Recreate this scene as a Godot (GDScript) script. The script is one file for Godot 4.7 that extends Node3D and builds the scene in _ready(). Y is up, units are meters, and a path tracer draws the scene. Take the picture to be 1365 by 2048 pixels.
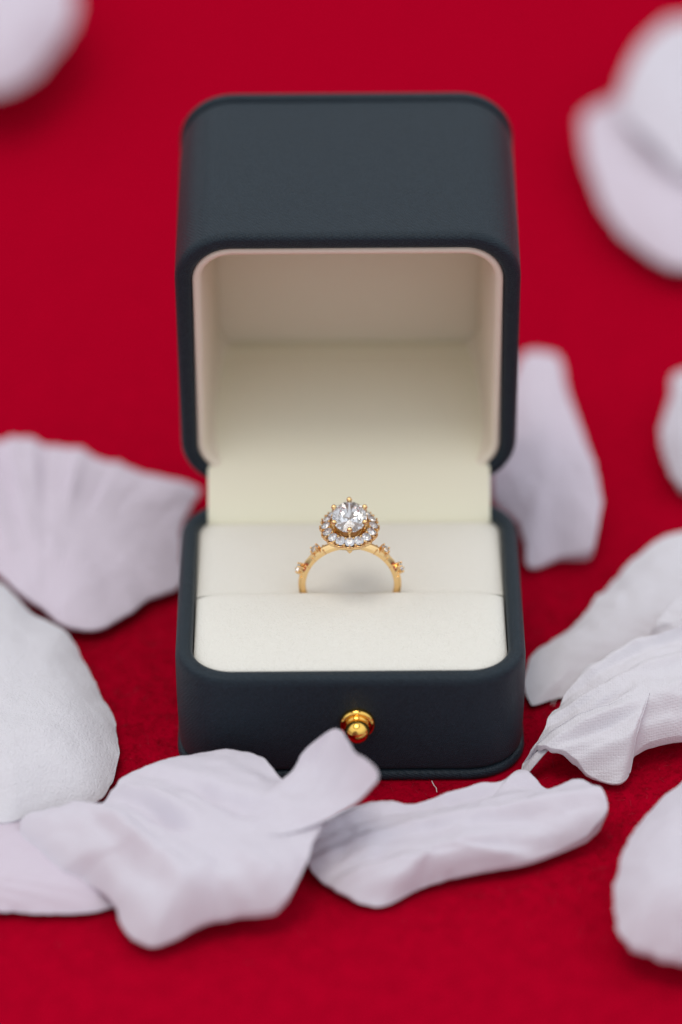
extends Node3D
# All shapes are laid out in millimetres and written out in metres.
const MM := 0.001
# ring box, millimetres
const BW := 66.4
const BD := 62.3
const BR := 11.0
const BH := 23.9
const LH := 48.0
const LID_TILT := -7.37
const LID_Y := 26.1
const LID_Z := -31.73

var rng := RandomNumberGenerator.new()
var taken := {}
var M := {}


func v(x: float, y: float, z: float) -> Vector3:
	return Vector3(x, y, z)


func lin(r: float, g: float, b: float) -> Color:
	return Color(r, g, b).linear_to_srgb()


# ---------------------------------------------------------------- mesh helpers
func build(vs: PackedVector3Array, ix: PackedInt32Array, flat := false, onto: ArrayMesh = null) -> ArrayMesh:
	var vol := 0.0
	var mid := Vector3.ZERO
	for p in vs:
		mid += p
	mid /= maxf(1.0, vs.size())
	for i in range(0, ix.size(), 3):
		vol += (vs[ix[i]] - mid).dot((vs[ix[i + 1]] - mid).cross(vs[ix[i + 2]] - mid))
	if vol < 0.0 and not flat:
		for i in range(0, ix.size(), 3):
			var t := ix[i + 1]
			ix[i + 1] = ix[i + 2]
			ix[i + 2] = t
	var pos := PackedVector3Array()
	var nor := PackedVector3Array()
	var out := PackedInt32Array()
	if flat:
		for i in range(0, ix.size(), 3):
			var a := vs[ix[i]]
			var b := vs[ix[i + 1]]
			var c := vs[ix[i + 2]]
			var n := (b - a).cross(c - a)
			if n.length() < 1e-9:
				continue
			n = n.normalized()
			for p in [a, c, b]:
				out.append(pos.size())
				pos.append(p * MM)
				nor.append(n)
	else:
		nor.resize(vs.size())
		nor.fill(Vector3.ZERO)
		for i in range(0, ix.size(), 3):
			var n := (vs[ix[i + 1]] - vs[ix[i]]).cross(vs[ix[i + 2]] - vs[ix[i]])
			for k in 3:
				nor[ix[i + k]] += n
			out.append(ix[i])
			out.append(ix[i + 2])
			out.append(ix[i + 1])
		pos.resize(vs.size())
		for i in vs.size():
			pos[i] = vs[i] * MM
			nor[i] = nor[i].normalized() if nor[i].length() > 1e-12 else Vector3.UP
	var arr := []
	arr.resize(Mesh.ARRAY_MAX)
	arr[Mesh.ARRAY_VERTEX] = pos
	arr[Mesh.ARRAY_NORMAL] = nor
	arr[Mesh.ARRAY_INDEX] = out
	var m := onto if onto else ArrayMesh.new()
	m.add_surface_from_arrays(Mesh.PRIMITIVE_TRIANGLES, arr)
	return m


# a skin over rows of points; caps get vertices of their own so that their rims stay crisp
func skin(rows: Array, wrap := true, cap0 := true, cap1 := true, loop := false) -> ArrayMesh:
	var vs := PackedVector3Array()
	var ix := PackedInt32Array()
	var n: int = rows[0].size()
	for r in rows:
		vs.append_array(r)
	var rr: int = rows.size() if loop else rows.size() - 1
	for j in rr:
		var j2 := (j + 1) % rows.size()
		for i in (n if wrap else n - 1):
			var i2 := (i + 1) % n
			var a := j * n + i
			var b := j * n + i2
			var c := j2 * n + i2
			var d := j2 * n + i
			ix.append_array(PackedInt32Array([a, b, c, a, c, d]))
	for e in 2:
		if loop or (e == 0 and not cap0) or (e == 1 and not cap1):
			continue
		var row: PackedVector3Array = rows[0] if e == 0 else rows[rows.size() - 1]
		var mid := Vector3.ZERO
		for p in row:
			mid += p
		mid /= n
		var at := vs.size()
		vs.append(mid)
		vs.append_array(row)
		for i in n:
			var a := at + 1 + i
			var b := at + 1 + (i + 1) % n
			ix.append_array(PackedInt32Array([at, b, a] if e == 0 else [at, a, b]))
	return build(vs, ix)


func rrect(hw: float, hd: float, r: float, y: float, n := 12) -> PackedVector3Array:
	var o := PackedVector3Array()
	var cs := [[1, 1, 0.0], [-1, 1, 90.0], [-1, -1, 180.0], [1, -1, 270.0]]
	for c in cs:
		for k in n + 1:
			var a := deg_to_rad(c[2] + 90.0 * k / n)
			o.append(Vector3(c[0] * (hw - r) + r * cos(a), y, c[1] * (hd - r) + r * sin(a)))
	return o


func box_rows(profile: Array, w := BW, d := BD, rad := BR) -> Array:
	var rows := []
	for p in profile:
		rows.append(rrect(w / 2 - p[0], d / 2 - p[0], maxf(rad - p[0], 0.6), p[1]))
	return rows


func circle(rx: float, rz: float, y: float, n := 40, c := Vector3.ZERO) -> PackedVector3Array:
	var o := PackedVector3Array()
	for k in n:
		var a := TAU * k / n
		o.append(c + Vector3(rx * cos(a), y, rz * sin(a)))
	return o


func lathe(profile: Array, n := 40) -> ArrayMesh:
	var rows := []
	for p in profile:
		rows.append(circle(p[0], p[0], p[1], n))
	return skin(rows)


func ball(r: float, n := 20) -> ArrayMesh:
	var rows := []
	for k in range(1, n / 2):
		var a := PI * k / (n / 2)
		rows.append(circle(r * sin(a), r * sin(a), -r * cos(a), n))
	return skin(rows)


# a tube through points, its radius running from r0 to r1, with rounded ends
func tube(pts: Array, r0: float, r1: float, n := 12) -> ArrayMesh:
	var rows := []
	for j in pts.size():
		var p: Vector3 = pts[j]
		var d: Vector3 = (pts[mini(j + 1, pts.size() - 1)] - pts[maxi(j - 1, 0)]).normalized()
		var s := d.cross(Vector3.UP if absf(d.y) < 0.9 else Vector3.RIGHT).normalized()
		var t := d.cross(s)
		var r := lerpf(r0, r1, float(j) / (pts.size() - 1))
		var ends := [[1.0, 0.0]]
		if j == 0:
			ends = [[0.35, -0.9], [0.75, -0.6], [1.0, 0.0]]
		elif j == pts.size() - 1:
			ends = [[1.0, 0.0], [0.75, 0.6], [0.35, 0.9]]
		for e in ends:
			var row := PackedVector3Array()
			for k in n:
				var a := TAU * k / n
				row.append(p + d * r * e[1] + (s * cos(a) + t * sin(a)) * r * e[0])
			rows.append(row)
	return skin(rows)


# a brilliant: flat facets; rx, rz half axes of the girdle at y = 0, the table up
func brilliant(rx: float, rz: float, crown: float, pav: float, table := 0.56, clear: Material = null, deep_side: Material = null) -> ArrayMesh:
	var vs := PackedVector3Array()
	var ix := PackedInt32Array()
	var gt := 0.06 * rx
	var q := func(r: float, step: float, y: float) -> Vector3:
		var a := TAU * step / 16.0
		return Vector3(rx * r * cos(a), y, rz * r * sin(a))
	var f := func(pts: Array) -> void:
		var at := vs.size()
		for p in pts:
			vs.append(p)
		for k in range(1, pts.size() - 1):
			ix.append_array(PackedInt32Array([at, at + k, at + k + 1]))
	var c1 := cos(TAU / 16.0)
	var rm := 0.79
	var hm := crown * (1.0 - (rm * c1 - table) / (1.0 - table))
	var rl := 0.24
	var hl := -gt - pav * (1.0 - rl * c1)
	var top := []
	for k in 8:
		var s := 2.0 * k
		top.append(q.call(table, s, crown))
	for k in range(1, 7):
		f.call([top[0], top[k], top[k + 1]])
	for k in 8:
		var s := 2.0 * k
		var t0: Vector3 = q.call(table, s, crown)
		var t1: Vector3 = q.call(table, s + 2, crown)
		var m0: Vector3 = q.call(rm, s + 1, hm)
		var mp: Vector3 = q.call(rm, s - 1, hm)
		var g0: Vector3 = q.call(1.0, s, 0.0)
		var g1: Vector3 = q.call(1.0, s + 1, 0.0)
		var g2: Vector3 = q.call(1.0, s + 2, 0.0)
		var b0: Vector3 = q.call(1.0, s, -gt)
		var b1: Vector3 = q.call(1.0, s + 1, -gt)
		var b2: Vector3 = q.call(1.0, s + 2, -gt)
		var l0: Vector3 = q.call(rl, s + 1, hl)
		var lp: Vector3 = q.call(rl, s - 1, hl)
		var cu := Vector3(0, -gt - pav, 0)
		f.call([t0, t1, m0])
		f.call([t0, m0, g0])
		f.call([t0, g0, mp])
		f.call([m0, g1, g0])
		f.call([m0, g2, g1])
		f.call([g0, g1, b1, b0])
		f.call([g1, g2, b2, b1])
		f.call([b0, b1, l0])
		f.call([b1, b2, l0])
		f.call([cu, l0, b0])
		f.call([cu, b0, lp])
	# every facet of a convex stone faces away from its middle
	var mid := Vector3(0, -0.3 * pav, 0)
	for i in range(0, ix.size(), 3):
		var a := vs[ix[i]]
		var n := (vs[ix[i + 1]] - a).cross(vs[ix[i + 2]] - a)
		if n.dot(a - mid) < 0.0:
			var t := ix[i + 1]
			ix[i + 1] = ix[i + 2]
			ix[i + 2] = t
	# the clear top and, below the girdle, the mirror-bright facets that throw the light back up
	var upper := PackedInt32Array()
	var lower := PackedInt32Array()
	for i in range(0, ix.size(), 3):
		var deep := minf(minf(vs[ix[i]].y, vs[ix[i + 1]].y), vs[ix[i + 2]].y)
		var into := lower if deep < -gt - 1e-5 else upper
		into.append_array(PackedInt32Array([ix[i], ix[i + 1], ix[i + 2]]))
		if deep < -gt - 1e-5:
			lower = into
		else:
			upper = into
	var m := build(vs, upper, true)
	build(vs, lower, true, m)
	m.surface_set_material(0, clear)
	m.surface_set_material(1, deep_side)
	return m


func numbered(called: String) -> String:
	taken[called] = taken.get(called, -1) + 1
	return called if taken[called] == 0 else "%s_%03d" % [called, taken[called]]


func thing(called: String, label: String, category: String, at: Vector3, group := "") -> Node3D:
	var o := Node3D.new()
	o.name = numbered(called)
	add_child(o)
	o.position = at * MM
	o.set_meta("label", label)
	o.set_meta("category", category)
	if group:
		o.set_meta("group", group)
	return o


func part(called: String, mesh: Mesh, mat: Material, parent: Node, at := Vector3.ZERO, b := Basis.IDENTITY) -> MeshInstance3D:
	var o := MeshInstance3D.new()
	var k := 0
	for c in parent.get_children():
		if str(c.name) == called or str(c.name).begins_with(called + "_0"):
			k += 1
	o.name = called if k == 0 else "%s_%03d" % [called, k]
	o.mesh = mesh
	if mat:
		o.material_override = mat
	parent.add_child(o, true)
	o.transform = Transform3D(b, at * MM)
	return o


# ---------------------------------------------------------------- materials
func noise_image(size: int, fn: Callable) -> ImageTexture:
	var im := Image.create(size, size, false, Image.FORMAT_RGB8)
	for y in size:
		for x in size:
			var c = fn.call(x, y)
			im.set_pixel(x, y, c if c is Color else Color(c, c, c))
	return ImageTexture.create_from_image(im)


# random specks smoothed round the border too, so that the tile has no seam
func specks(radius: int, seed_at: int, size := 512) -> Image:
	rng.seed = seed_at
	var a := PackedFloat32Array()
	a.resize(size * size)
	for i in a.size():
		a[i] = rng.randf()
	for axis in 2:
		var b := PackedFloat32Array()
		b.resize(size * size)
		for j in size:
			var sum := 0.0
			for d in range(-radius, radius + 1):
				var w := posmod(d, size)
				sum += a[j * size + w] if axis == 0 else a[w * size + j]
			for i in size:
				b[j * size + i if axis == 0 else i * size + j] = sum / (2 * radius + 1)
				var p := (i + radius + 1) % size
				var q := posmod(i - radius, size)
				sum += (a[j * size + p] - a[j * size + q]) if axis == 0 else (a[p * size + j] - a[q * size + j])
		a = b
	var gain := 0.45 * (2 * radius + 1)
	var im := Image.create(size, size, false, Image.FORMAT_RGB8)
	for y in size:
		for x in size:
			var c := clampf(0.5 + (a[y * size + x] - 0.5) * gain, 0.0, 1.0)
			im.set_pixel(x, y, Color(c, c, c))
	return im


func seamless(freq: float, type: int, seed_at: int, oct := 3, size := 512) -> Image:
	var n := FastNoiseLite.new()
	n.noise_type = type
	n.seed = seed_at
	n.frequency = freq
	n.fractal_octaves = oct
	return n.get_seamless_image(size, size)


func mat(c: Color, rough: float, metal := 0.0) -> StandardMaterial3D:
	var m := StandardMaterial3D.new()
	m.albedo_color = c
	m.roughness = rough
	m.metallic = metal
	return m


func relief(m: StandardMaterial3D, tex: Texture2D, tile_mm: float, depth_mm: float) -> void:
	m.uv1_triplanar = true
	m.uv1_scale = Vector3.ONE * (1000.0 / tile_mm)
	m.heightmap_enabled = true
	m.heightmap_texture = tex
	m.heightmap_scale = depth_mm * 0.1


func materials() -> void:
	# woven leatherette: fine diagonal twill broken up by a grain
	var grain := specks(3, 5)
	var twill := noise_image(512, func(x, y):
		var a := sin(TAU * (x * 40.0 + y * 20.0) / 512.0)
		var b := sin(TAU * (x * 14.0 - y * 44.0) / 512.0)
		return clampf(0.5 + 0.16 * a + 0.16 * b + 0.6 * (grain.get_pixel(x, y).r - 0.5), 0.0, 1.0))
	M.leather = mat(Color.WHITE, 0.42)
	M.leather.metallic_specular = 0.30
	var cloth_side := specks(2, 6)
	M.leather.albedo_texture = noise_image(512, func(x, y):
		var a := sin(TAU * (x * 40.0 + y * 20.0) / 512.0) * sin(TAU * (x * 14.0 - y * 44.0) / 512.0)
		var s := 1.0 + 0.30 * a + 1.3 * (cloth_side.get_pixel(x, y).r - 0.5)
		s = clampf(s, 0.35, 2.2)
		return Color(0.0155 * s, 0.0255 * s, 0.0355 * s).linear_to_srgb())
	relief(M.leather, twill, 20.0, 0.16)
	M.leather.rim_enabled = true
	M.leather.rim = 0.05
	M.leather.rim_tint = 0.0

	var pile := ImageTexture.create_from_image(specks(4, 11))
	M.velvet = mat(lin(0.80, 0.78, 0.72), 0.95)
	M.velvet.metallic_specular = 0.1
	relief(M.velvet, pile, 16.0, 0.22)
	M.velvet.rim_enabled = true
	M.velvet.rim = 0.25
	M.lining = mat(lin(0.82, 0.745, 0.615), 0.95)
	M.lining.metallic_specular = 0.1
	relief(M.lining, pile, 18.0, 0.07)
	M.satin = mat(lin(0.86, 0.825, 0.655), 0.8)
	M.satin.metallic_specular = 0.25
	relief(M.satin, pile, 22.0, 0.03)

	M.gold = mat(lin(0.95, 0.655, 0.315), 0.08, 1.0)
	M.brass = mat(lin(0.95, 0.58, 0.13), 0.12, 1.0)
	M.diamond = mat(Color(1, 1, 1, 0.0), 0.0)
	M.diamond.transparency = BaseMaterial3D.TRANSPARENCY_ALPHA
	M.diamond.refraction_enabled = true
	M.diamond.refraction_scale = 0.08
	M.diamond.albedo_color = Color(1, 1, 1, 0.03)
	M.small_stone = M.diamond.duplicate()
	M.small_stone.albedo_color = Color(1, 1, 1, 0.06)
	M.facet = mat(lin(0.96, 0.96, 0.975), 0.02, 0.8)
	M.small_facet = mat(lin(0.96, 0.96, 0.975), 0.02, 0.72)

	# petals: thin lilac-white cloth with a fine weave
	var weave := noise_image(256, func(x, y):
		var a := absf(sin(PI * x / 8.0))
		var b := absf(sin(PI * y / 8.0))
		var over := (int(x / 8) + int(y / 8)) % 2
		return clampf(0.25 + 0.7 * (a if over == 0 else b) , 0.0, 1.0))
	var k := 0
	for t in [[0.70, 0.66, 0.735], [0.69, 0.61, 0.70], [0.73, 0.705, 0.755]]:
		var m := mat(lin(t[0], t[1], t[2]), 0.78)
		m.metallic_specular = 0.2
		relief(m, weave, 15.0, 0.12)
		m.rim_enabled = true
		m.rim = 0.2
		m.backlight_enabled = true
		m.backlight = Color(0.42, 0.38, 0.41)
		M["petal%d" % k] = m
		k += 1
	M.plush = mat(lin(0.70, 0.68, 0.725), 0.95)
	M.plush.metallic_specular = 0.1
	relief(M.plush, pile, 16.0, 0.3)
	M.plush.rim_enabled = true
	M.plush.rim = 0.3
	M.thread = mat(lin(0.78, 0.74, 0.76), 0.9)

	var blotch := seamless(0.012, FastNoiseLite.TYPE_SIMPLEX_SMOOTH, 21, 5, 512)
	var fine := specks(3, 22)
	var red := noise_image(512, func(x, y):
		var s := 1.0 + 0.2 * (blotch.get_pixel(x, y).r - 0.5) + 0.30 * (fine.get_pixel(x, y).r - 0.5)
		return Color(0.362 * s, 0.0009, 0.0150 * s).linear_to_srgb())
	M.cloth = mat(Color.WHITE, 0.95)
	M.cloth.albedo_texture = red
	M.cloth.metallic_specular = 0.0
	relief(M.cloth, ImageTexture.create_from_image(fine), 41.0, 0.12)
	M.fibre = mat(lin(0.52, 0.0015, 0.016), 0.9)
	M.fibre.metallic_specular = 0.15
	M.fibre.vertex_color_use_as_albedo = true
	M.fibre.albedo_color = Color.WHITE


# ---------------------------------------------------------------- setting
func light_and_camera() -> void:
	var cam := Camera3D.new()
	cam.name = "camera"
	add_child(cam)
	var attr := CameraAttributesPhysical.new()
	attr.frustum_focal_length = 98.15
	attr.frustum_focus_distance = 0.796
	attr.frustum_near = 0.05
	attr.frustum_far = 20.0
	attr.exposure_aperture = 3.0
	cam.attributes = attr
	var pitch := deg_to_rad(33.0)
	var at := Vector3(-1.6, 40.9, 0) + Vector3(0, sin(pitch), cos(pitch)) * 800.0
	cam.transform = Transform3D(Basis.from_euler(Vector3(-pitch, 0, deg_to_rad(-0.4))), at * MM)
	cam.near = 0.05
	cam.far = 20.0
	cam.fov = 13.94
	cam.current = true

	var e := Environment.new()
	e.background_mode = Environment.BG_SKY
	var s := ProceduralSkyMaterial.new()
	s.sky_top_color = lin(0.88, 0.93, 1.0)
	s.sky_energy_multiplier = 1.07
	s.sky_horizon_color = lin(0.20, 0.205, 0.215)
	s.sky_curve = 0.20
	s.ground_horizon_color = lin(0.12, 0.115, 0.11)
	s.ground_bottom_color = lin(0.08, 0.075, 0.07)
	e.sky = Sky.new()
	e.sky.sky_material = s
	e.tonemap_mode = Environment.TONE_MAPPER_LINEAR
	e.tonemap_exposure = 1.0
	e.sdfgi_enabled = true
	e.ssao_enabled = true
	e.ssil_enabled = true
	var we := WorldEnvironment.new()
	we.name = "world_environment"
	we.environment = e
	add_child(we)

	var sun := DirectionalLight3D.new()
	sun.name = "sun"
	sun.light_energy = 0.32
	sun.light_angular_distance = 28.0
	sun.light_color = Color(1.0, 0.97, 0.93)
	sun.shadow_enabled = true
	add_child(sun)
	sun.look_at_from_position(Vector3(-0.25, 1.6, 0.15), Vector3.ZERO, Vector3.FORWARD)


func cloth() -> void:
	var nz := FastNoiseLite.new()
	nz.seed = 3
	nz.frequency = 0.016
	nz.fractal_octaves = 2
	var rows := []
	var n := 150
	var warp := func(t: float) -> float: return 1300.0 * signf(t) * pow(absf(t), 2.0) + 120.0 * t
	for j in n + 1:
		var row := PackedVector3Array()
		for i in n + 1:
			var x: float = warp.call(2.0 * i / n - 1.0)
			var z: float = warp.call(2.0 * j / n - 1.0) - 40.0
			var away := clampf((maxf(absf(x) - 40.0, absf(z) - 38.0)) / 30.0, 0.0, 1.0)
			var far := clampf((Vector2(x, z).length() - 80.0) / 80.0, 0.0, 1.0)
			row.append(Vector3(x, -0.05 + far * 4.0 * (nz.get_noise_2d(x * 0.45 + 300.0, z * 0.45) - 0.45) + (nz.get_noise_2d(x, z) * 0.9 - 0.4) * away, z))
		rows.append(row)
	# the hem: turn the border down to give the cloth its thickness, then close it below
	var full := []
	for j in range(-1, n + 2):
		var src: PackedVector3Array = rows[clampi(j, 0, n)]
		var row := PackedVector3Array()
		var low := Vector3(0, -2.5, 0)
		row.append(src[0] + low)
		for p in src:
			row.append(p + (low if j < 0 or j > n else Vector3.ZERO))
		row.append(src[n] + low)
		full.append(row)
	var o := part("red_cloth", skin(full, false, false, false), M.cloth, self)
	o.set_meta("kind", "structure")
	o.set_meta("label", "deep red napped cloth that everything lies on")
	# loose nap that stands up where the lens is sharp
	var blade := []
	for j in 4:
		var t := j / 3.0
		var w := 0.035 * (1.0 - 0.75 * t)
		var c := Vector3(0.22 * t * t, t, 0)
		blade.append(PackedVector3Array([c + Vector3(w, 0, 0), c + Vector3(-0.5 * w, 0, 0.87 * w), c + Vector3(-0.5 * w, 0, -0.87 * w)]))
	var mm := MultiMesh.new()
	mm.transform_format = MultiMesh.TRANSFORM_3D
	mm.use_colors = true
	mm.mesh = skin(blade)
	var where := []
	var tint := []
	rng.seed = 77
	var tuft := FastNoiseLite.new()
	tuft.seed = 9
	tuft.frequency = 0.11
	for k in 90000:
		var x := rng.randf_range(-82.0, 82.0)
		var z := rng.randf_range(-75.0, 105.0)
		if absf(x) < 33.0 and absf(z) < 31.0:
			continue
		var edge := minf(clampf((z + 75.0) / 60.0, 0.0, 1.0), clampf((88.0 - z) / 40.0, 0.0, 1.0))
		if rng.randf() > edge * edge:
			continue
		var away := clampf((maxf(absf(x) - 40.0, absf(z) - 38.0)) / 30.0, 0.0, 1.0)
		var y := -0.15 + (nz.get_noise_2d(x, z) * 0.9 - 0.4) * away
		var lean := tuft.get_noise_2d(x, z) * 3.0
		var turn := lean * PI + rng.randf_range(-0.7, 0.7)
		var tip := rng.randf_range(0.8, 1.35)
		var len := rng.randf_range(0.8, 2.3)
		var b := Basis(Vector3.UP, turn) * Basis(Vector3.FORWARD, tip)
		where.append(Transform3D(b.scaled_local(Vector3(1, len, 1)), v(x, y, z) * MM))
		var g := rng.randf_range(0.75, 1.25)
		var pale := 0.05 if rng.randf() < 0.05 else 0.0
		tint.append(Color(0.385 * g + pale * 2.0, 0.001 + pale, 0.016 * g + pale * 1.2))
	mm.instance_count = where.size()
	for k in where.size():
		mm.set_instance_transform(k, where[k])
		mm.set_instance_color(k, tint[k])
	var nap := MultiMeshInstance3D.new()
	nap.name = "cloth_nap"
	nap.multimesh = mm
	nap.material_override = M.fibre
	nap.set_meta("kind", "stuff")
	o.add_child(nap, true)


# ---------------------------------------------------------------- the ring box
func lid_point(up: float, deep: float) -> Vector3:
	var a := deg_to_rad(LID_TILT)
	return v(0, LID_Y, LID_Z) + v(0, cos(a), -sin(a)) * up + v(0, -sin(a), -cos(a)) * deep


# cushion: slices across x, each a closed outline in (z, y)
func cushion(half: float, slice: Callable, n := 72) -> ArrayMesh:
	var rows := []
	for i in n + 1:
		var t := 2.0 * i / n - 1.0
		var x := half * signf(t) * (1.0 - pow(1.0 - absf(t), 1.7))
		rows.append(slice.call(x))
	return skin(rows)


func ring_box() -> void:
	var box := thing("ring_box", "open dark slate leatherette ring box with cream lining and round gold knob", "ring box", Vector3.ZERO)
	# base
	var H := BH
	var shell := [[1.7, 2.2], [0.95, 2.3], [0.55, 2.7], [0.38, 3.4], [0.2, 7.0], [0.05, 12.0], [0.0, 18.0], [0.0, H - 2.0], [0.07, H - 1.3], [0.3, H - 0.65], [0.7, H - 0.2], [1.25, H], [2.3, H], [2.8, H - 0.12], [3.15, H - 0.45], [3.3, H - 1.0], [3.3, H - 8.0], [3.3, 5.5]]
	var base := part("base", skin(box_rows(shell)), M.leather, box)
	part("bottom_board", skin(box_rows([[0.9, 0.0], [0.25, 0.15], [-0.05, 0.6], [-0.1, 1.1], [0.05, 1.65], [0.4, 2.0], [0.9, 2.15], [2.5, 2.2]])), M.leather, base)
	part("base_lining", skin(box_rows([[3.34, 6.0], [3.34, H - 3.6], [3.4, H - 3.2], [3.55, H - 3.0], [3.8, H - 3.1], [3.95, H - 3.5], [4.0, H - 4.5], [4.0, H - 9.0], [4.0, 8.0]])), M.velvet, base)

	var zs := 2.0
	var half := BW / 2 - 3.5
	var front := func(x: float) -> PackedVector3Array:
		var ax := absf(x)
		var r := BR - 3.5
		var zf := BD / 2 - 3.5
		if ax > half - r:
			zf -= r - sqrt(maxf(0.0, r * r - pow(ax - (half - r), 2)))
		var e := pow(maxf(0.0, 1.0 - pow(ax / half, 8.0)), 0.5)
		var o := PackedVector3Array()
		var low := H - 1.9
		for k in 9:
			var a := PI / 2 * k / 8.0
			o.append(Vector3(x, low + e * (1.5 * sin(a)), zf - 3.4 * (1.0 - cos(a))))
		for k in range(1, 10):
			var t := k / 10.0
			var z := lerpf(zf - 3.4, zs + 3.0, t)
			o.append(Vector3(x, low + e * (1.5 + 1.15 * sin(t * PI / 2) + 0.15 * sin(t * PI)), z))
		for k in 9:
			var a := PI / 2 * k / 8.0
			o.append(Vector3(x, low + e * (1.05 + 1.6 * cos(a)), zs + 3.0 - 3.0 * sin(a)))
		o.append(Vector3(x, low - 1.0, zs))
		o.append(Vector3(x, 8.5, zs))
		o.append(Vector3(x, 8.5, zf))
		o.append(Vector3(x, low - 2.0, zf))
		return o
	part("front_cushion", cushion(half, front), M.velvet, box)
	var back := func(x: float) -> PackedVector3Array:
		var e := pow(maxf(0.0, 1.0 - pow(absf(x) / half, 8.0)), 0.5)
		var zb := -BD / 2 + 5.0
		var o := PackedVector3Array()
		var low := H - 2.4
		for k in 7:
			var a := PI / 2 * k / 6.0
			o.append(Vector3(x, low + e * (0.1 + 0.8 * sin(a)), -1.5 * (1.0 - cos(a)) + 0.1))
		for k in range(1, 8):
			var t := k / 8.0
			o.append(Vector3(x, low + e * (0.9 + 0.4 * sin(t * PI)), lerpf(-1.4, zb, t)))
		o.append(Vector3(x, low + e * 0.7, zb))
		o.append(Vector3(x, 8.5, zb))
		o.append(Vector3(x, 8.5, 0.1))
		return o
	part("back_cushion", cushion(half, back), M.velvet, box)

	# lid: built as a closed box (cap at y 0, rim at y = LH), then turned to face forward; its local +z is the hinge side
	var n := lid_point(0, 1) - lid_point(0, 0)
	var u := lid_point(1, 0) - lid_point(0, 0)
	var lb := Basis(Vector3.RIGHT, -n, -u)
	var lo := lid_point(BD / 2, LH)
	var lshell := [[1.7, 2.4], [0.9, 2.5], [0.5, 2.9], [0.3, 3.6], [0.05, 9.0], [0.0, 20.0], [0.0, LH - 2.0], [0.07, LH - 1.3], [0.3, LH - 0.65], [0.7, LH - 0.2], [1.25, LH], [2.3, LH], [2.8, LH - 0.12], [3.15, LH - 0.45], [3.3, LH - 1.0], [3.3, LH - 12.0], [3.3, 4.5]]
	var lid := part("lid", skin(box_rows(lshell)), M.leather, box, lo, lb)
	part("lid_board", skin(box_rows([[1.0, 0.0], [0.3, 0.15], [-0.02, 0.6], [-0.08, 1.2], [0.05, 1.8], [0.4, 2.15], [0.9, 2.35], [2.5, 2.4]])), M.leather, lid)
	part("lid_lining", skin(box_rows([[3.34, 5.0], [3.34, LH - 1.2], [3.45, LH - 0.75], [3.8, LH - 0.4], [4.3, LH - 0.35], [4.8, LH - 0.7], [5.1, LH - 1.6], [5.4, LH - 6.0], [6.0, LH - 20.0], [6.6, 6.5], [6.9, 5.8]])), M.lining, lid)
	part("lid_panel", skin(box_rows([[6.2, 5.2], [6.2, 8.8], [6.45, 9.3], [7.3, 9.65], [9.5, 9.9], [14.0, 10.2], [20.0, 10.3], [26.0, 10.35]])), M.lining, lid)

	# the cloth flap that runs from the lid's floor over the hinge into the base
	var path := [lid_point(6.2, 38.4), lid_point(7.3, 34), lid_point(8.1, 26), lid_point(8.4, 18), lid_point(8.1, 11), lid_point(7.2, 5.5), lid_point(5.8, 1.4), v(0, 30.0, -29.9), v(0, 28.0, -28.3), v(0, 26.0, -26.8), v(0, 24.2, -25.6), v(0, 22.4, -24.8), v(0, 20.0, -24.6)]
	var wide := [26.4, 26.5, 26.7, 27.0, 27.4, 27.7, 27.9, 28.0, 28.0, 28.0, 28.0, 28.0, 28.0]
	var cv := Curve3D.new()
	for k in path.size():
		var d: Vector3 = (path[mini(k + 1, path.size() - 1)] - path[maxi(k - 1, 0)]) / 6.0
		cv.add_point(path[k], -d, d)
	cv.bake_interval = 0.5
	var rows := []
	var steps := 60
	for j in steps + 1:
		var f := float(j) / steps
		var p := cv.sample_baked(f * cv.get_baked_length())
		var q := cv.sample_baked(minf(f + 0.01, 1.0) * cv.get_baked_length()) - cv.sample_baked(maxf(f - 0.01, 0.0) * cv.get_baked_length())
		var nn := q.normalized().cross(Vector3.RIGHT)
		if nn.z < 0:
			nn = -nn
		var w: float = lerpf(wide[int(f * 11.99)], wide[int(f * 11.99) + 1], fmod(f * 11.99, 1.0))
		var row := PackedVector3Array()
		for s in 2:
			for i in 25:
				var t: float = (i / 12.0 - 1.0) * (1 if s == 0 else -1)
				var puff := 0.35 * (1.0 - pow(absf(t), 6.0))
				row.append(p + Vector3(t * w, 0, 0) + nn * ((puff) if s == 0 else -0.35))
		rows.append(row)
	part("hinge_flap", skin(rows), M.satin, box)
	# leather hinge strip behind the flap
	var hrows := []
	for c in [lid_point(1.2, 1.5), lid_point(-0.1, 0.2), v(0, 25.2, -31.9), v(0, 24.2, -31.4), v(0, 23.2, -30.4)]:
		var row := PackedVector3Array()
		for s in [[-27.0, 0.35], [27.0, 0.35], [27.0, -0.35], [-27.0, -0.35]]:
			row.append(c + v(s[0], 0, s[1]))
		hrows.append(row)
	part("hinge", skin(hrows), M.leather, box)

	# the push knob
	var kb := Basis(Vector3.RIGHT, PI / 2)
	var knob := part("knob", lathe([[3.3, -0.4], [3.35, 0.5], [3.25, 0.95], [2.95, 1.25], [2.6, 1.3], [2.3, 1.15], [2.1, 1.2], [1.95, 1.6], [1.9, 1.8]], 48), M.brass, box, v(1.2, 13.8, BD / 2), kb)
	part("knob_ball", ball(2.35, 40), M.brass, knob, v(0, 2.7, 0))


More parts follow.
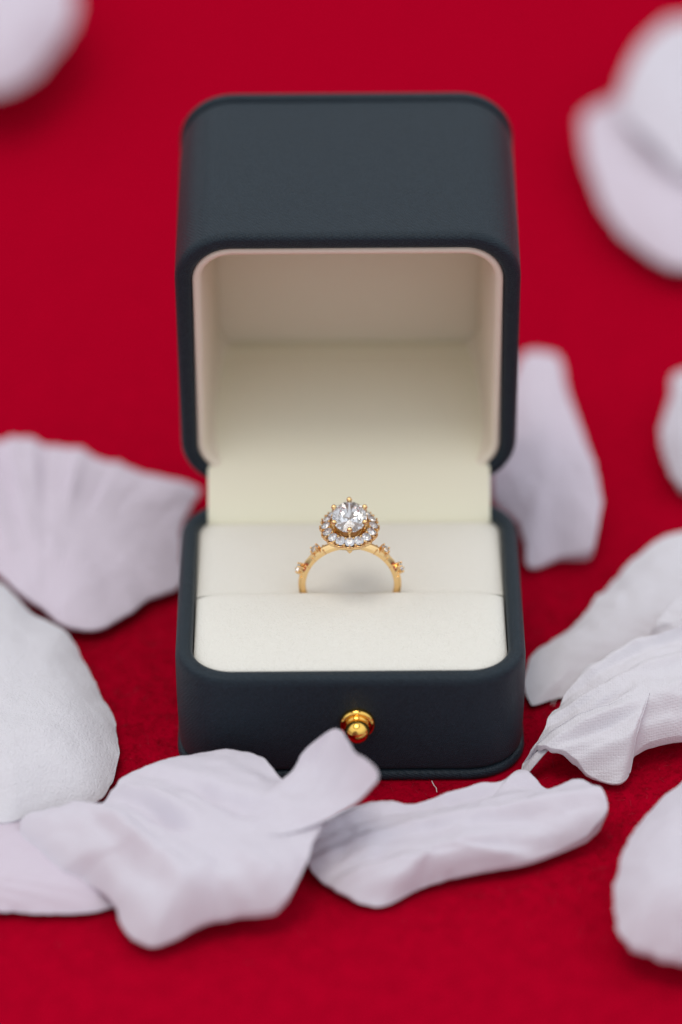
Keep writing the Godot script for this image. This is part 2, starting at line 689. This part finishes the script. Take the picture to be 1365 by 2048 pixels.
# ---------------------------------------------------------------- the ring
func engagement_ring() -> void:
	var g: Material = M.gold
	var top := v(0, BH + 1.2, 1.0)
	var ring := thing("ring", "gold ring with a large oval white stone in a halo, upright in the cream cushion", "ring", top)
	# band: flats with crisp edges
	var prof := [[8.5, -0.7], [8.62, -0.92], [9.35, -0.95], [9.8, -0.6], [9.95, -0.25], [9.95, 0.25], [9.8, 0.6], [9.35, 0.95], [8.62, 0.92], [8.5, 0.7]]
	var vs := PackedVector3Array()
	var ix := PackedInt32Array()
	var N := 160
	for e in prof.size():
		var a: Array = prof[e]
		var b: Array = prof[(e + 1) % prof.size()]
		var at := vs.size()
		for k in N + 1:
			var ph := TAU * k / N
			for q in [a, b]:
				vs.append(Vector3(q[0] * sin(ph), q[0] * cos(ph), q[1]))
		for k in N:
			var i := at + 2 * k
			ix.append_array(PackedInt32Array([i, i + 1, i + 3, i, i + 3, i + 2]))
	part("band", build(vs, ix), g, ring)

	# four stones on the shoulders, each in a four-prong cup between two raised bars
	var small := brilliant(0.92, 0.92, 0.34, 0.72, 0.56, M.small_stone, M.small_facet)
	var cup := lathe([[0.5, -1.25], [0.62, -0.8], [0.78, -0.35], [0.9, -0.12], [0.96, -0.02], [0.93, 0.03], [0.88, -0.04], [0.68, -0.36], [0.42, -0.76], [0.2, -0.95]], 28)
	var pin := tube([v(0.95, -1.1, 0), v(0.97, -0.4, 0), v(0.93, 0.18, 0)], 0.2, 0.19)
	var bead := ball(0.21, 14)
	var bar := skin([rrect(0.13, 1.0, 0.1, -1.1, 4), rrect(0.15, 1.02, 0.1, -0.1, 4), rrect(0.15, 0.94, 0.1, 0.06, 4)])
	for s in [-69.5, -40.0, 41.0, 69.5]:
		var ph := deg_to_rad(s)
		var b := Basis(Vector3.BACK, -ph)
		var st := part("shoulder_setting", cup, g, ring, v(sin(ph), cos(ph), 0) * 10.5, b)
		part("shoulder_stone", small, null, st, v(0, 0.02, 0))
		for k in 4:
			var a := TAU * (k + 0.5) / 4
			part("shoulder_prong", pin, g, st, Vector3.ZERO, Basis(Vector3.UP, a))
			part("shoulder_bead", bead, g, st, v(0.88 * cos(a), 0.3, -0.88 * sin(a)))
		for d in [-1.0, 1.0]:
			var tilt: float = d * deg_to_rad(8.2)
			part("setting_bar", bar, g, st, v(d * 1.42, -0.86, 0), Basis(Vector3.BACK, -tilt))

	# halo: a scalloped gallery with sixteen stones
	var hy := 13.2
	var ha := 4.62
	var hb := 5.85
	var stones := 16
	var rows := []
	var K := stones * 10
	# profile: offset from the stone line, height, share of the scallop
	for p in [[-0.75, hy - 1.5, 0.0], [0.35, hy - 1.55, 0.3], [0.72, hy - 1.2, 0.6], [0.96, hy - 0.75, 1.0], [1.0, hy - 0.45, 1.0], [0.86, hy - 0.3, 1.0], [0.66, hy - 0.5, 0.5], [0.3, hy - 1.0, 0.2], [-0.4, hy - 0.85, -0.2], [-0.7, hy - 0.05, -0.5], [-0.88, hy + 0.3, -0.8], [-1.3, hy + 0.3, -0.4], [-1.42, hy - 0.1, 0.0]]:
		var row := PackedVector3Array()
		for k in K:
			var a := TAU * k / K
			var sc: float = 0.5 * (absf(cos(a * stones / 2.0)) - 0.6) * p[2]
			var nrm := Vector3(cos(a) / ha, 0, sin(a) / hb).normalized()
			row.append(Vector3(ha * cos(a), p[1], hb * sin(a)) + nrm * (p[0] + sc))
		rows.append(row)
	part("halo_gallery", skin(rows, true, false, false, true), g, ring)
	var hs := brilliant(0.97, 0.97, 0.3, 0.78, 0.56, M.small_stone, M.small_facet)
	var dot := ball(0.27, 14)
	for k in stones:
		var a := TAU * (k + 0.0) / stones + PI / 2
		var nrm := Vector3(cos(a) / ha, 0, sin(a) / hb).normalized()
		var lean := Basis(nrm.cross(Vector3.UP).normalized(), -0.5)
		part("halo_stone", hs, null, ring, Vector3(ha * cos(a), hy + 0.26, hb * sin(a)), lean * Basis(Vector3.UP, 0.37 * k))
		var a2 := a + PI / stones
		var n2 := Vector3(cos(a2) / ha, 0, sin(a2) / hb).normalized()
		var on := Vector3(ha * cos(a2), hy + 0.3, hb * sin(a2))
		part("halo_bead", dot, g, ring, on + n2 * 0.82 + v(0, -0.3, 0))
		part("halo_bead", dot, g, ring, on - n2 * 0.7 + v(0, 0.3, 0))
		part("halo_bead", ball(0.19, 12), g, ring, Vector3(ha * cos(a), hy - 0.02, hb * sin(a)) + nrm * 1.02)
	# pointed collets under the stones at the two ends
	for s in [-1.0, 1.0]:
		var c := Vector3(0, hy - 0.1, s * (hb + 0.05))
		part("end_collet", skin([circle(0.12, 0.12, -2.0, 24, Vector3(0, 0, s * 0.25)), circle(0.45, 0.4, -1.7, 24, Vector3(0, 0, s * 0.15)), circle(0.88, 0.86, -0.9, 24), circle(0.99, 0.99, -0.3, 24), circle(0.93, 0.93, -0.22, 24), circle(0.7, 0.7, -0.6, 24), circle(0.35, 0.35, -1.0, 24)]), g, ring, c)
	# bridge between band and halo
	part("gallery_bridge", skin([circle(1.6, 0.95, 9.2, 40), circle(2.1, 1.5, 10.4, 40), circle(3.2, 3.6, 11.5, 40), circle(4.0, 5.1, 12.2, 40), circle(3.9, 5.0, 12.4, 40), circle(2.6, 3.2, 12.1, 40), circle(1.4, 1.6, 11.6, 40)]), g, ring)

	# centre stone with six prongs
	var oy := 15.4
	part("centre_stone", brilliant(3.32, 5.4, 1.25, 3.0, 0.54, M.diamond, M.facet), null, ring, v(0, oy, 0), Basis.IDENTITY)
	for a in [[0.0, 5.3], [2.95, 2.65], [2.95, -2.65], [0.0, -5.3], [-2.95, -2.65], [-2.95, 2.65]]:
		var d := Vector3(a[0], 0, a[1])
		var o := d.normalized()
		part("prong", tube([d * 0.62 + v(0, 11.7, 0), d * 0.86 + v(0, 13.6, 0), d + o * 0.12 + v(0, oy - 0.2, 0), d + o * 0.02 + v(0, oy + 0.28, 0)], 0.36, 0.3, 16), g, ring)
		part("prong_tip", ball(0.54, 24), g, ring, d - o * 0.02 + v(0, oy + 0.42, 0))
	# inner wire that holds the prongs together
	var wire := []
	for j in 10:
		var b := TAU * j / 10
		var row := PackedVector3Array()
		for k in 64:
			var a := TAU * k / 64
			var nrm := Vector3(cos(a) / 2.9, 0, sin(a) / 4.3).normalized()
			row.append(Vector3(2.3 * cos(a), 12.7, 3.5 * sin(a)) + nrm * 0.28 * cos(b) + Vector3(0, 0.28 * sin(b), 0))
		wire.append(row)
	part("prong_wire", skin(wire, true, false, false, true), g, ring)


# ---------------------------------------------------------------- petals
# rim: points round the petal's edge; mid: its highest point; fan: [x, z] the pleats run from, their number per turn and height; roll: how far the front edge turns under
func petal(label: String, m: Material, mid: Vector3, rim: Array, fan: Array, roll: float, seed_at: int, crumple: float, spot: Vector3, peak: float, thick := 0.16) -> Node3D:
	var home := Vector3(mid.x, 0, mid.z)
	var nz := FastNoiseLite.new()
	nz.seed = seed_at
	nz.frequency = 0.045
	nz.fractal_octaves = 3
	var cv := Curve3D.new()
	var n := rim.size()
	for k in n + 1:
		var p: Vector3 = rim[k % n]
		var a: Vector3 = rim[(k + n - 1) % n]
		var b: Vector3 = rim[(k + 1) % n]
		var d := (b - a).normalized()
		cv.add_point(p, -d * p.distance_to(a) / 3.2, d * p.distance_to(b) / 3.2)
	cv.bake_interval = 0.3
	var A := 300
	var U := 42
	var edge := PackedVector3Array()
	for k in A:
		edge.append(cv.sample_baked(cv.get_baked_length() * k / A, true))
	var rows := []
	for j in range(1, U + 1):
		var f := float(j) / U
		var u := 1.0 - pow(1.0 - f, 1.35)
		var row := PackedVector3Array()
		for k in A:
			var e := edge[k]
			var p := mid.lerp(e, u)
			p.y = e.y + (mid.y - e.y) * (1.0 - pow(u, peak))
			# folds fade out at the middle and are strongest near the edge
			var rel := Vector2(p.x - fan[0], p.z - fan[1])
			var fold := sin(rel.angle() * fan[2] + 2.0 * nz.get_noise_2d(p.x * 0.6, p.z * 0.6 + 40.0))
			fold += 0.35 * sin(rel.angle() * fan[2] * 2.3 + 1.3)
			var keep := smoothstep(0.05, 0.5, u) * (0.45 + 0.55 * (0.5 + nz.get_noise_2d(p.x + 90.0, p.z)))
			keep *= exp(-(pow(p.x - spot.x, 2) + pow(p.z - spot.y, 2)) / (spot.z * spot.z))
			p.y += fan[3] * fold * keep * minf(1.0, p.y / 4.0)
			if thick < 0.5:  # fine pressed veins that fan out from the petal's root
				p.y += 0.075 * sin(rel.angle() * 100.0 + 3.0 * nz.get_noise_2d(p.x * 0.5, p.z * 0.5)) * smoothstep(0.1, 0.4, u) * minf(1.0, p.y / 3.0)
			p.y += crumple * (1.7 * nz.get_noise_2d(p.x, p.z) + 0.8 * nz.get_noise_2d(2.7 * p.x, 2.7 * p.z + 31.0)) * smoothstep(1.0, 6.0, p.y)
			# ragged cut edge
			if u > 0.9:
				var out := Vector3(e.x - mid.x, 0, e.z - mid.z).normalized()
				p += out * 0.5 * nz.get_noise_2d(k * 1.7, 12.0) * (u - 0.9) * 10.0
			p.y = maxf(p.y, 0.35 + thick)
			row.append(p - home)
		rows.append(row)
	if roll > 0.0:
		for s in 4:
			var row := PackedVector3Array()
			for k in A:
				var e: Vector3 = rows[U - 1][k]
				var t := (edge[(k + 1) % A] - edge[(k + A - 1) % A])
				var out := Vector3(t.z, 0, -t.x).normalized()
				if out.dot(Vector3(edge[k].x - mid.x, 0, edge[k].z - mid.z)) < 0:
					out = -out
				var w := smoothstep(0.1, 0.8, out.z) * roll * smoothstep(9.0, 6.0, e.y)
				var h := maxf(0.0, e.y - 0.9)
				var a := (s + 1) / 4.0
				row.append(e + out * (0.14 * sin(a * PI) - 0.25 * a * h * 0.5) * w + Vector3(0, -h * a * a * w - 0.002 * (s + 1), 0) + out * 0.02 * (s + 1))
			rows.append(row)
	# give the sheet its thickness: the same skin a little below, joined at the edge
	var J := rows.size()
	var under := []
	for j in J:
		var row := PackedVector3Array()
		for k in A:
			var p: Vector3 = rows[j][k]
			var along: Vector3 = rows[j][(k + 1) % A] - rows[j][(k + A - 1) % A]
			var across: Vector3 = rows[mini(j + 1, J - 1)][k] - (rows[j - 1][k] if j > 0 else mid - home)
			var nn := along.cross(across).normalized()
			if nn.y < 0 and j < U:
				nn = -nn
			elif j >= U and nn.dot(Vector3(0, 1, 0.7)) < 0:
				nn = -nn
			row.append(p - nn * thick * (1.0 if j < J - 1 else 0.6))
		under.append(row)
	var all := []
	all.append_array(rows)
	for j in range(J - 1, -1, -1):
		all.append(under[j])
	var o := MeshInstance3D.new()
	o.name = numbered("petal")
	o.mesh = skin(all)
	o.material_override = m
	add_child(o, true)
	o.position = home * MM
	o.set_meta("label", label)
	o.set_meta("category", "petal")
	o.set_meta("group", "scattered white fabric petals")
	return o


func petals() -> void:
	petal("wide pale lilac petal with fine pleats touching the left side of the box", M.petal1, v(-55.9, 9.0, -43.1),
		[v(-73.5, 9.0, -78.3), v(-67.1, 9.0, -78.2), v(-59.6, 8.5, -75.9), v(-51.0, 8.0, -71.3), v(-41.5, 7.0, -67.3), v(-34.2, 6.0, -65.9), v(-31.2, 5.0, -64.1), v(-33.0, 4.5, -58.2), v(-34.5, 4.5, -51.6), v(-34.5, 4.0, -41.1), v(-34.5, 3.0, -31.7), v(-40.2, 3.0, -27.1), v(-46.0, 3.0, -20.0), v(-51.3, 3.0, -16.2), v(-56.8, 3.5, -16.9), v(-62.1, 4.0, -23.2), v(-66.3, 5.0, -27.3), v(-70.8, 5.0, -33.7), v(-80.7, 7.0, -46.4), v(-86.1, 8.0, -64.0), v(-79.6, 9.0, -76.0)],
		[-60, -12, 36, 1.9], 0.3, 101, 0.35, v(-68, -62, 17), 2.1)
	petal("thick plush white petal left of the box, in sharp focus", M.plush, v(-62.8, 12.0, 25.4),
		[v(-70.5, 5.0, -30.0), v(-63.9, 5.0, -19.8), v(-56.5, 5.0, -12.7), v(-53.0, 4.5, -4.7), v(-48.8, 4.0, 7.0), v(-45.4, 3.5, 17.1), v(-44.6, 3.0, 24.6), v(-45.2, 2.5, 33.8), v(-48.3, 2.5, 40.5), v(-54.7, 3.0, 42.8), v(-60.1, 3.5, 45.6), v(-65.5, 4.0, 48.5), v(-77.0, 5.0, 44.3), v(-86.4, 6.0, 20.1), v(-84.3, 6.0, -13.7), v(-76.6, 6.0, -31.4)],
		[-90, 60, 12, 0.55], 0.3, 102, 0.3, v(-72, 15, 30), 2.1, 0.9)
	petal("pinkish petal lying flat under the plush petal and the twisted petal", M.petal1, v(-60.9, 5.0, 62.7),
		[v(-71.4, 2.5, 45.7), v(-60.3, 2.0, 43.6), v(-51.7, 2.0, 46.8), v(-44.3, 2.0, 56.0), v(-42.5, 1.0, 68.1), v(-47.8, 0.9, 71.2), v(-55.1, 0.8, 71.5), v(-64.3, 0.8, 70.6), v(-72.6, 0.8, 69.0), v(-79.8, 2.0, 57.1)],
		[-90, 60, 9, 0.4], 1.0, 103, 0.4, v(-60, 60, 30), 2.1)
	petal("large blurred petal in front of the box, its twisted tail rising before the knob", M.petal0, v(-25.0, 12.0, 64.7),
		[v(-61.5, 5.0, 49.8), v(-53.4, 6.0, 46.8), v(-46.4, 7.0, 47.0), v(-42.9, 8.0, 39.6), v(-37.8, 9.0, 37.6), v(-31.3, 10.0, 35.4), v(-23.7, 11.0, 35.7), v(-17.1, 11.0, 38.2), v(-11.6, 12.0, 45.9), v(-9.4, 16.0, 44.3), v(-5.8, 20.0, 44.3), v(-2.8, 22.0, 44.4), v(1.2, 23.0, 53.2), v(4.7, 22.0, 59.7), v(0.1, 17.0, 58.4), v(-4.5, 13.0, 60.0), v(-7.2, 11.0, 65.1), v(-10.4, 8.0, 73.3), v(-14.0, 6.0, 76.5), v(-24.9, 4.0, 77.6), v(-32.9, 3.0, 82.0), v(-36.5, 2.5, 83.1), v(-40.6, 3.0, 79.6), v(-43.6, 4.0, 71.9), v(-48.9, 4.0, 66.0), v(-54.5, 3.5, 63.1), v(-59.0, 4.0, 56.9)],
		[-85, 5, 36, 2.6], 0.35, 104, 0.45, v(-30, 58, 17), 4.5)
	petal("long narrow petal with lengthwise streaks in front of the box", M.petal0, v(16.1, 8.0, 60.7),
		[v(-8.5, 3.0, 56.2), v(-4.1, 5.0, 49.7), v(2.4, 6.0, 46.5), v(11.8, 6.0, 46.2), v(18.4, 6.0, 43.6), v(28.8, 5.0, 38.5), v(32.2, 5.0, 35.5), v(37.2, 5.5, 39.7), v(43.2, 8.0, 41.3), v(45.8, 9.0, 45.6), v(47.5, 8.0, 49.4), v(44.9, 6.0, 53.1), v(38.3, 4.0, 56.8), v(30.8, 2.5, 60.5), v(22.5, 2.0, 62.3), v(13.3, 1.6, 65.4), v(7.7, 1.5, 69.3), v(4.0, 1.5, 70.6), v(-1.4, 2.0, 68.1), v(-6.0, 2.0, 63.5)],
		[-60, 72, 46, 1.8], 0.55, 105, 0.55, v(25, 50, 30), 2.1)
	petal("smooth rounded petal in the lower right corner, strongly blurred", M.petal0, v(60.8, 18.0, 82.3),
		[v(61.5, 10.0, 45.1), v(54.9, 10.0, 54.0), v(50.1, 10.0, 64.5), v(47.4, 9.0, 74.9), v(46.9, 8.0, 82.3), v(48.5, 7.0, 88.9), v(53.4, 7.0, 91.7), v(58.2, 7.0, 93.2), v(68.8, 6.0, 88.6), v(78.5, 7.0, 69.8), v(74.7, 9.0, 49.8), v(67.8, 10.0, 42.5)],
		[110, 60, 7, 0.5], 0.3, 106, 0.4, v(60, 70, 30), 2.1)
	petal("sharp woven petal with ridges and a thin tail right of the box", M.petal2, v(57.0, 13.0, 20.9),
		[v(32.2, 0.8, 32.4), v(32.7, 2.2, 28.9), v(35.1, 6.0, 28.3), v(37.9, 8.0, 22.7), v(41.0, 10.0, 17.3), v(45.1, 12.0, 12.4), v(51.1, 13.0, 7.2), v(58.0, 14.0, 4.5), v(64.6, 14.0, 0.7), v(76.5, 12.0, -6.4), v(83.8, 8.0, 1.6), v(76.7, 4.0, 17.6), v(63.2, 5.0, 24.6), v(55.9, 5.0, 27.2), v(53.7, 4.0, 29.5), v(52.4, 2.5, 33.0), v(50.3, 2.0, 35.0), v(47.0, 2.5, 34.2), v(42.3, 5.0, 32.3), v(38.5, 7.0, 31.3), v(35.8, 6.5, 29.8), v(34.2, 3.5, 28.1)],
		[0, 45, 58, 1.2], 0.35, 107, 0.7, v(57, 18, 40), 2.1)
	petal("small white petal lobe showing above the ridged woven petal", M.petal2, v(68.4, 13.0, -4.2),
		[v(58.6, 9.0, -1.5), v(59.8, 12.0, -3.2), v(62.3, 13.0, -7.2), v(65.5, 13.0, -11.7), v(73.4, 12.0, -17.0), v(78.9, 10.0, -11.0), v(74.1, 9.0, -0.5), v(64.7, 9.0, 1.1)],
		[90, 10, 15, 0.5], 0.5, 108, 0.5, v(68, -4, 20), 2.1)
	petal("broad greyish petal with rippled edge lying flat beneath the ridged petal", M.petal2, v(57.8, 6.0, -18.9),
		[v(34.9, 1.5, 7.9), v(35.3, 2.5, -5.1), v(39.6, 3.0, -10.4), v(45.8, 4.0, -16.7), v(49.6, 5.0, -23.2), v(52.3, 4.0, -28.7), v(55.8, 5.5, -34.1), v(62.3, 6.0, -41.5), v(68.3, 6.0, -46.4), v(80.3, 6.0, -49.7), v(87.4, 5.0, -36.3), v(79.8, 3.0, -17.7), v(65.6, 2.0, -7.2), v(53.9, 1.5, -1.2), v(43.8, 1.2, 5.0), v(39.6, 1.2, 6.3)],
		[100, 0, 18, 0.8], 0.4, 109, 0.5, v(55, -22, 18), 2.1)
	petal("upright pale petal standing behind the right side of the box", M.petal1, v(41.5, 9.0, -66.6),
		[v(38.3, 6.0, -115.9), v(42.4, 6.0, -117.8), v(46.0, 6.0, -115.8), v(47.4, 6.0, -101.5), v(49.7, 7.0, -83.5), v(51.6, 8.0, -66.1), v(52.0, 8.0, -54.5), v(50.8, 7.0, -44.8), v(49.1, 5.0, -40.8), v(43.0, 3.0, -41.3), v(37.0, 2.0, -39.2), v(36.2, 4.0, -43.9), v(34.7, 5.0, -51.8), v(30.4, 4.0, -61.0), v(30.4, 4.0, -74.6), v(33.6, 5.0, -93.0)],
		[45, -20, 9, 0.6], 0.6, 110, 0.4, v(42, -80, 20), 2.1)
	petal("blurred petal cut off by the right edge, halfway up", M.petal0, v(74.1, 10.0, -78.3),
		[v(72.8, 6.0, -108.5), v(69.3, 6.0, -97.1), v(66.5, 6.0, -84.9), v(66.8, 5.0, -76.5), v(69.8, 4.0, -65.9), v(76.7, 4.0, -67.2), v(85.2, 5.0, -82.2), v(81.4, 6.0, -101.0)],
		[100, -80, 7, 0.5], 0.6, 111, 0.4, v(74, -80, 20), 2.1)
	petal("pinkish petal far behind at upper right, tucked beneath a whiter one", M.petal1, v(74.0, 9.0, -183.1),
		[v(57.9, 8.0, -225.7), v(56.9, 8.0, -214.9), v(57.2, 7.0, -204.2), v(59.3, 6.0, -188.8), v(63.1, 5.0, -173.8), v(69.4, 4.0, -163.8), v(76.4, 4.0, -158.0), v(86.3, 4.0, -160.1), v(95.2, 5.0, -185.3), v(90.3, 8.0, -211.9), v(78.5, 9.0, -230.7), v(67.1, 9.0, -232.2)],
		[100, -240, 7, 0.7], 0.25, 112, 0.5, v(74, -190, 25), 2.1)
	petal("whiter petal far behind at upper right, lying on a pinkish one", M.petal0, v(81.8, 17.0, -215.2),
		[v(65.9, 12.0, -223.8), v(67.5, 14.0, -231.7), v(70.3, 15.0, -241.6), v(76.1, 16.0, -253.0), v(83.3, 16.0, -260.3), v(95.0, 14.0, -258.1), v(100.0, 12.0, -229.8), v(92.4, 11.0, -196.2), v(80.0, 12.0, -187.2), v(72.7, 13.0, -200.2), v(67.6, 12.0, -213.5)],
		[110, -230, 7, 0.6], 0.25, 113, 0.5, v(80, -215, 25), 2.1)
	petal("blurred lilac petal in the upper left corner, far behind the box", M.petal1, v(-81.5, 22.0, -250.2),
		[v(-67.0, 16.0, -273.3), v(-67.6, 15.0, -261.4), v(-70.8, 14.0, -249.8), v(-76.2, 13.0, -237.1), v(-83.2, 12.0, -231.3), v(-94.5, 10.0, -236.7), v(-105.7, 10.0, -269.3), v(-103.3, 12.0, -305.2), v(-85.9, 14.0, -315.6), v(-71.8, 16.0, -293.4)],
		[-110, -300, 6, 0.5], 0.6, 114, 0.5, v(-80, -260, 25), 2.1)


func threads() -> void:
	var t := part("thread", tube([v(15.27, 0.90, 32.36), v(15.61, 1.10, 33.90), v(16.07, 0.90, 34.58), v(16.15, 0.60, 35.44)], 0.09, 0.06, 6), M.thread, self)
	t.set_meta("label", "tiny loose white thread on the red cloth in front of the box")
	t.set_meta("category", "thread")
	# strands that have come loose at the flat petal's cut corner
	var flat: Node3D = get_node("petal_008")
	for e in [[v(38.72, 1.40, 4.59), v(37.18, 1.00, 4.35)], [v(38.89, 1.40, 5.26), v(37.70, 0.90, 5.89)], [v(39.25, 1.40, 5.77), v(38.25, 0.80, 6.76)], [v(39.62, 1.40, 6.28), v(38.98, 0.80, 7.77)], [v(38.55, 1.40, 4.08), v(36.83, 1.20, 3.28)], [v(40.00, 1.40, 6.45), v(39.56, 0.70, 7.98)]]:
		var a: Vector3 = e[0] - flat.position / MM
		var b: Vector3 = e[1] - flat.position / MM
		part("loose_strand", tube([a, a.lerp(b, 0.5) + v(0, 0.25, 0.1), b], 0.06, 0.04, 5), M.thread, flat)


func _ready() -> void:
	light_and_camera()
	materials()
	cloth()
	ring_box()
	engagement_ring()
	petals()
	threads()
